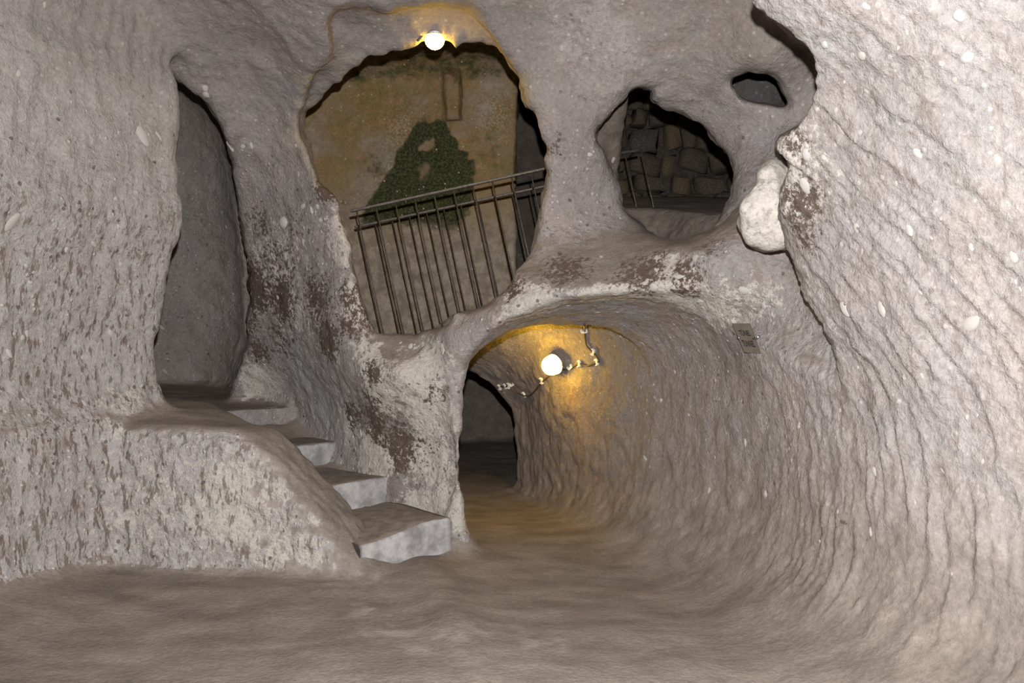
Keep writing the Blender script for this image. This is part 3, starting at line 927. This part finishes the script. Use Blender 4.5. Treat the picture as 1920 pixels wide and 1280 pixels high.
# ------------------------------------------------------------------ pale block of rock by the crack in the side wall
BOULD = outline([(1391, 395), (1402, 360), (1434, 306), (1466, 299), (1492, 320), (1496, 390), (1492, 450), (1446, 466),
                 (1408, 458), (1390, 430)], 3, 8, step=3)
def boulder(x, y, z):
    yc = np.maximum(y, .4)
    d = BOULD(960 + F * x / yc, 640 - F * (z - EYE) / yc) * yc / F
    r = smax(smax(d, np.abs(y - 4.45) - 0.30, 0.10), 0.6 * (x - 1.75), 0.06)
    cx, cz = P3(1432, 0, 4.4)[0], P3(0, 390, 4.4)[2]
    for nx, ny, nz_, off in ((-.5, -.8, .33, .20), (.45, -.85, .25, .22), (-.3, -.75, -.58, .19), (.2, -.7, .7, .30)):
        r = smax(r, (x - cx) * nx + (y - 4.32) * ny + (z - cz) * nz_ - off * 0.62, 0.03)
    return -r
v, q = surface_nets((0.9, 3.8, 1.7), (2.0, 5.0, 2.8), 0.014, cave=boulder)
n = vnormals(v, q)
if np.mean((n * (v - v.mean(0))).sum(1)) < 0:
    n = -n; q = q[:, ::-1]
v = v + n * (0.040 * perlin(v * 3.6 + 1) + 0.018 * fbm(v * 8, 3) + 0.022 * np.abs(perlin(v * 6 + 3)) - 0.01)[:, None]
me = np_mesh('boulder', v, q)
for an, arr in (('mask_a', np.stack([0 * v[:, 0], 0.6 + 0 * v[:, 0], 0.1 + 0 * v[:, 0]], 1)),
                ('tint', np.full((len(v), 3), 1.0) * np.array([.30, .278, .25]) * (1 + 0.25 * fbm(v * 8, 3))[:, None])):
    at = me.attributes.new(an, 'FLOAT_COLOR', 'POINT')
    at.data.foreach_set('color', np.concatenate([arr, np.full((len(v), 1), 0.2)], 1).astype(np.float32).ravel())
tag(link('boulder', me, M_ROCK), 'pale cream block of rock jutting out between the oval hole and the bright side wall', 'rock')

# ------------------------------------------------------------------ iron railings
def railing(label, a, b, d, n_bars, first, step, length, rail=0.029, bar=0.0062, db=0.0):
    """a, b: ends of the top rail; bars hang square to it"""
    A, B = Vector(P3(*a, d)), Vector(P3(*b, d + db))
    ax = (B - A).normalized()
    dn = Vector((ax.z, 0, -ax.x)).normalized()
    if dn.z > 0: dn = -dn
    root = empty('railing', A + dn * length)
    tag(root, label, 'railing', 'iron railings of the upper walkway')
    bm = bmesh.new()
    add_bar(bm, A, B, rail, rail * 0.75)
    bmesh.ops.bevel(bm, geom=bm.edges[:], offset=0.004, segments=1, affect='EDGES')
    part('top_rail', bm, M_IRON, root)
    for i in range(n_bars):
        p = A + ax * (first + i * step)
        bm = bmesh.new()
        add_tube(bm, [p, p + dn * length * 0.5, p + dn * length], bar, 8)
        part('bar', bm, M_IRON, root, True)
    bm = bmesh.new()
    add_bar(bm, A + dn * length, B + dn * length, rail * 0.8, rail * 0.6)
    part('bottom_rail', bm, M_IRON, root)
    return root
railing('dark iron railing across the large opening, the nearer and taller one with upright bars', (657, 396), (1060, 308), 6.5, 11, 0.05, 0.161, 1.10)
railing('dark iron railing across the large opening, the farther one behind the first bars', (665, 426), (1060, 341), 7.35, 13, 0.03, 0.161, 1.10)
railing('short dark iron railing seen through the oval hole with the masonry wall', (1120, 294), (1196, 282), 6.95, 3, 0.10, 0.161, 0.85, db=0.1)

# ------------------------------------------------------------------ masonry seen through the oval hole: every stone a part
mw = bpy.data.objects.new('wall_masonry', None)
COL.objects.link(mw)
mw.location = (1.7, 9.35, 1.8)
tag(mw, kind='structure')
bm = bmesh.new()
bmesh.ops.create_cube(bm, size=1.0, matrix=Matrix.Translation((1.75, 9.42, 3.1)) @ Matrix.Diagonal((2.4, 0.2, 2.9, 1)))
bmesh.ops.subdivide_edges(bm, edges=bm.edges[:], cuts=6, use_grid_fill=True)
for vv in bm.verts:
    vv.co.y += 0.02 * math.sin(9 * vv.co.x + 7 * vv.co.z)
part('mortar', bm, M_MORTAR, mw)
stone_meshes = []
for k in range(7):
    bm = bmesh.new()
    bmesh.ops.create_cube(bm, size=1.0)
    bmesh.ops.bevel(bm, geom=bm.edges[:], offset=0.17, segments=1, affect='EDGES')
    for vv in bm.verts:
        vv.co += Vector(np.random.default_rng(k * 50 + vv.index).normal(size=3)) * 0.085
    stone_meshes.append(bm_mesh('stone', bm, True))
zr = 1.75
row = 0
while zr < 4.35:
    hgt = random.uniform(0.20, 0.29)
    xc = 0.62 + random.uniform(-0.1, 0.1)
    while xc < 2.85:
        wd = random.uniform(0.18, 0.42)
        me = random.choice(stone_meshes).copy()
        o = link('stone', me, random.choice(M_STONE), mw)
        o.matrix_parent_inverse = Matrix.Translation(-Vector(mw.location))
        o.location = (xc + wd / 2, 9.30 + random.uniform(-0.03, 0.05), zr + hgt / 2 + random.uniform(-.03, .03))
        o.scale = (wd * random.uniform(.84, 1.0), 0.22, hgt * random.uniform(.78, 1.0))
        o.rotation_euler = (random.uniform(-.1, .1), random.uniform(-.2, .2), random.uniform(-.2, .2))
        xc += wd * random.uniform(0.98, 1.1)
    zr += hgt
    row += 1

# ------------------------------------------------------------------ lamps
def lamp(label, centre, r, axis, rod=None, glow=M_GLOBE, skirt=False):
    """round bulkhead lamp: cap, glowing globe, wire guard; axis points from cap to globe"""
    C = Vector(centre)
    x, y, z = frame_from(axis)
    root = empty('bulkhead_lamp', C - z * r * 1.25)
    tag(root, label, 'lamp', 'bulkhead lamps of the cave')
    def ring(bm, prof, seg=24):
        rings = []
        for h, rr in prof:
            rings.append([bm.verts.new(C + z * h * r + (x * math.cos(a) + y * math.sin(a)) * rr * r)
                          for a in [2 * math.pi * i / seg for i in range(seg)]])
        for a, b in zip(rings, rings[1:]):
            for i in range(seg):
                bm.faces.new((a[i], a[(i + 1) % seg], b[(i + 1) % seg], b[i]))
        bm.faces.new(rings[0][::-1]); bm.faces.new(rings[-1])
    bm = bmesh.new()
    ring(bm, [(-1.25, .42), (-1.22, .55), (-.75, .62), (-.62, .95)] + ([(-.30, 1.10), (-.12, 1.12), (-.12, 1.04), (-.40, 0.98)] if skirt else [(-.48, 1.0), (-.40, 1.0)]))
    part('cap', bm, M_WHITE, root, True)
    bm = bmesh.new()
    ring(bm, [(-.40, .90)] + [(math.sin(a) * 0.98, math.cos(a) * .98) for a in [math.radians(t) for t in range(-20, 86, 15)]], 20)
    part('globe', bm, glow, root, True)
    bm = bmesh.new()
    pts = [C + z * ((-.14 if skirt else -.42) * r) + (x * math.cos(a) + y * math.sin(a)) * r * (1.12 if skirt else 1.03) for a in [2 * math.pi * i / 24 for i in range(25)]]
    add_tube(bm, pts, r * 0.05, 6, False)
    part('rim', bm, M_STEEL, root, True)
    if rod:
        bm = bmesh.new()
        add_tube(bm, rod, r * 0.13, 8)
        part('arm', bm, M_IRON, root, True)
    return root

uc = Vector(P3(815, 74, 5.70))
lamp('glowing round lamp hanging from the arch of the large upper opening', uc, 0.072, Vector((0.03, -0.10, -1)),
     [Vector(P3(783, 76, 5.64)), Vector(P3(800, 60, 5.67)), Vector(P3(814, 49, 5.67))], M_GLOBE2, True)
h, n, _ = probe(1057, 682)
lc = h + n * 0.13
lamp('glowing round lamp fixed to the tunnel wall with a brown cable', lc, 0.088, n + Vector((-.3, -.6, -.35)))

# ------------------------------------------------------------------ cables with clips
def cable(label, pix, clips, r=0.0085):
    pts = []
    for p in catmull(pix, 4, False):
        h, n, _ = probe(*p)
        pts.append(h + n * 0.012)
    for _i in range(2):
        pts = [pts[0]] + [(a + b * 2 + c) / 4 for a, b, c in zip(pts, pts[1:], pts[2:])] + [pts[-1]]
    root = empty('cable', pts[0])
    tag(root, label, 'cable', 'lamp cables in the tunnel')
    bm = bmesh.new()
    add_tube(bm, pts, r, 7)
    part('wire', bm, M_CABLE, root, True)
    for (px, py), ang in clips:
        h, n, _ = probe(px, py)
        h = h + n * 0.014
        x, y, z = frame_from(n)
        u = x * math.cos(ang) + y * math.sin(ang)
        w = z.cross(u)
        bm = bmesh.new()
        add_bar(bm, h - u * 0.026, h + u * 0.026, 0.02, 0.016, n)
        add_bar(bm, h - u * 0.024 - w * 0.003, h - u * 0.024 + w * 0.024, 0.011, 0.02, n)
        add_bar(bm, h + u * 0.024 - w * 0.003, h + u * 0.024 + w * 0.024, 0.011, 0.02, n)
        part('clip', bm, M_WHITE, root)
cable('brown cable clipped to the rock above the tunnel lamp', [(1096, 606), (1098, 620), (1100, 645), (1112, 658), (1121, 668), (1126, 677), (1117, 680), (1103, 686), (1090, 682), (1080, 684), (1072, 690), (1058, 692)],
      [((1097, 621), 0.1), ((1115, 660), 1.0), ((1122, 678), 2.0), ((1089, 682), 1.8), ((1071, 688), .6)])
cable('brown cable sagging below the tunnel lamp towards the dark doorway', [(1032, 703), (1020, 713), (1006, 730), (995, 741), (986, 740), (974, 735), (966, 727), (961, 722), (950, 724), (939, 723)],
      [((1018, 713), 1.4), ((985, 738), 1.7), ((962, 721), .4), ((956, 723), 1.2), ((949, 723), 1.6), ((939, 725), 1.3)])

# ------------------------------------------------------------------ the sign
pc, pn, _ = probe(1400, 634)
cs_ = [probe(*p)[0] for p in ((1376, 612), (1404, 612), (1424, 658), (1398, 656))]
pn = ((cs_[1] - cs_[3]).cross(cs_[0] - cs_[2])).normalized()
if pn.y > 0: pn = -pn
pn = (pn + Vector((-0.25, -0.6, 0.15))).normalized()
pc = sum(cs_, Vector()) / 4 + pn * 0.06
def on_plane(px, py, lift=0.0):
    d = Vector(P3(px, py, 1.0)) - Vector((0, 0, EYE))
    o = Vector((0, 0, EYE))
    return o + d * ((pc - o).dot(pn) / d.dot(pn)) + pn * lift
TL, TR, BR, BL = (on_plane(*p) for p in ((1373, 606), (1406, 606), (1427, 663), (1396, 660)))
sign = empty('sign', BL)
tag(sign, 'small dark bronze sign with black lettering bolted to the rock beside the tunnel mouth', 'sign')
bm = bmesh.new()
fr = [bm.verts.new(p + pn * 0.003) for p in (TL, TR, BR, BL)]
bk = [bm.verts.new(p - pn * 0.003) for p in (TL, TR, BR, BL)]
bm.faces.new(fr); bm.faces.new(bk[::-1])
for i in range(4):
    bm.faces.new((fr[i], bk[i], bk[(i + 1) % 4], fr[(i + 1) % 4]))
part('plate', bm, M_SIGN, sign)
def lettering(txt, s0, s1, t0, t1):
    cu = bpy.data.curves.new('lettering', 'FONT')
    cu.body = txt
    cu.extrude = 0
    cu.offset = 0.03
    tmp = bpy.data.objects.new('lettering', cu)
    COL.objects.link(tmp)
    bpy.context.view_layer.update()
    me = bpy.data.meshes.new_from_object(tmp.evaluated_get(bpy.context.evaluated_depsgraph_get()))
    bpy.data.objects.remove(tmp)
    co = np.array([vv.co[:] for vv in me.vertices])
    lo, hi = co.min(0), co.max(0)
    for vv in me.vertices:
        a = s0 + (s1 - s0) * (vv.co.x - lo[0]) / (hi[0] - lo[0])
        b = t1 + (t0 - t1) * (vv.co.y - lo[1]) / (hi[1] - lo[1])
        p = (TL * (1 - a) + TR * a) * (1 - b) + (BL * (1 - a) + BR * a) * b + pn * 0.0045
        vv.co = p
    o = link('lettering', me, M_INK, sign)
    o.matrix_parent_inverse = Matrix.Translation(-Vector(sign.location))
lettering('T\u00dcNEL', 0.20, 0.84, 0.20, 0.43)
lettering('TUNNEL', 0.14, 0.86, 0.58, 0.80)
for a in (0.06, 0.95):
    c = TL * (1 - a) * .5 + TR * a * .5 + BL * (1 - a) * .5 + BR * a * .5
    bm = bmesh.new()
    add_tube(bm, [c - pn * 0.05, c + pn * 0.004, c + pn * 0.004, c + pn * 0.012], [0.004, 0.004, 0.009, 0.008], 10)
    part('bolt', bm, M_STEEL, sign, True)
c = TR * .5 + BR * .5 + pn * 0.01
bm = bmesh.new()
sd = (TR - TL).normalized()
add_tube(bm, [c - sd * 0.004, c + sd * 0.012 + Vector((0, 0, .004)), c + sd * 0.034 + Vector((0, 0, .012))], [0.006, 0.011, 0.010], 10)
part('wing_nut', bm, M_STEEL, sign, True)

# ------------------------------------------------------------------ stones set in the tuff
peb = []
for k in range(6):
    bm = bmesh.new()
    bmesh.ops.create_icosphere(bm, subdivisions=2, radius=1.0)
    g = np.random.default_rng(300 + k)
    ax = g.normal(size=(5, 3)); ax /= np.linalg.norm(ax, axis=1)[:, None]
    for vv in bm.verts:
        p = np.array(vv.co)
        for a in ax:                      # knock a few flats off
            e = p @ a - 0.72
            if e > 0: p = p - a * e * 0.85
        vv.co = p
    peb.append(bm_mesh('embedded_stone', bm, True))
def pebble(px, py, rw, rh, tilt, mat):
    h, n, own = probe(px, py)
    if own in ('floor', 'floor_landing', 'wall_chamber'):
        return
    dist = h.y / F
    x, y, z = frame_from(n, Vector((0, 0, 1)))
    u = x * math.cos(tilt) + y * math.sin(tilt)
    w = z.cross(u)
    R = Matrix((u, w, z)).transposed().to_4x4()
    o = link('embedded_stone', random.choice(peb).copy(), mat, ROCK[own])
    o.matrix_world = Matrix.Translation(h - n * 0.3 * min(rw, rh) * dist) @ R @ Matrix.Diagonal((rw * dist, rh * dist, min(rw, rh) * dist * 0.62, 1))
for a in [(268, 252, 11, 26, .5, 0), (300, 257, 5, 14, .9, 0), (24, 418, 11, 24, -.4, 1), (530, 418, 14, 13, 0, 0), (600, 413, 9, 5, .3, 0), (595, 388, 6, 7, 0, 0),
          (567, 387, 9, 5, .4, 0), (387, 178, 9, 8, 0, 1), (385, 165, 8, 8, 0, 1), (430, 275, 6, 12, .3, 0), (455, 275, 6, 6, 0, 0), (471, 273, 5, 8, 0, 0),
          (554, 273, 6, 4, .4, 0), (177, 458, 5, 9, .9, 1), (225, 494, 6, 6, 0, 1), (35, 138, 8, 9, 0, 1), (158, 755, 6, 9, .3, 1), (1270, 518, 17, 6, -.1, 0),
          (1303, 483, 9, 8, 0, 2), (1225, 540, 9, 10, 0, 0), (1585, 575, 16, 22, .3, 0), (1652, 578, 12, 20, .2, 0), (1780, 570, 14, 9, 0, 2), (1818, 606, 24, 16, .5, 1),
          (1512, 352, 14, 22, .2, 0), (1512, 290, 12, 15, 0, 0), (1545, 295, 10, 8, 0, 0), (1575, 245, 14, 16, 0, 1), (1692, 625, 9, 8, 0, 2), (1397, 829, 5, 10, .2, 0), (1432, 574, 7, 9, .2, 0),
          (1812, 108, 14, 11, 0, 0), (1800, 30, 12, 14, .3, 0), (1615, 105, 12, 11, 0, 1), (1545, 85, 9, 8, .5, 0), (1700, 60, 7, 9, 0, 1), (1640, 885, 8, 12, .4, 1), (1632, 996, 6, 11, .3, 1),
          (1790, 150, 8, 8, .2, 2), (1870, 300, 10, 13, .2, 1), (1720, 290, 9, 14, .4, 0), (1705, 430, 8, 14, .3, 0), (1900, 480, 9, 14, .3, 1), (1605, 430, 10, 13, 0, 1), (1105, 290, 7, 5, 0, 0),
          (1150, 300, 5, 7, 0, 1), (1315, 565, 16, 7, -.2, 0), (1395, 545, 14, 8, -.3, 0), (800, 275, 0, 0, 0, 0)]:
    if a[2]:
        pebble(*a[:5], M_PEB[a[5]])
for k in range(110):
    reg = random.choice([(1480, 0, 1920, 1100)] * 3 + [(1000, 480, 1450, 620), (0, 0, 320, 800), (1200, 640, 1560, 1000), (420, 250, 640, 560), (640, 640, 850, 900)])
    r = random.uniform(3.0, 6.5)
    pebble(random.uniform(reg[0], reg[2]), random.uniform(reg[1], reg[3]), r, r * random.uniform(.8, 1.9), random.uniform(-.5, .8), random.choice(M_PEB))
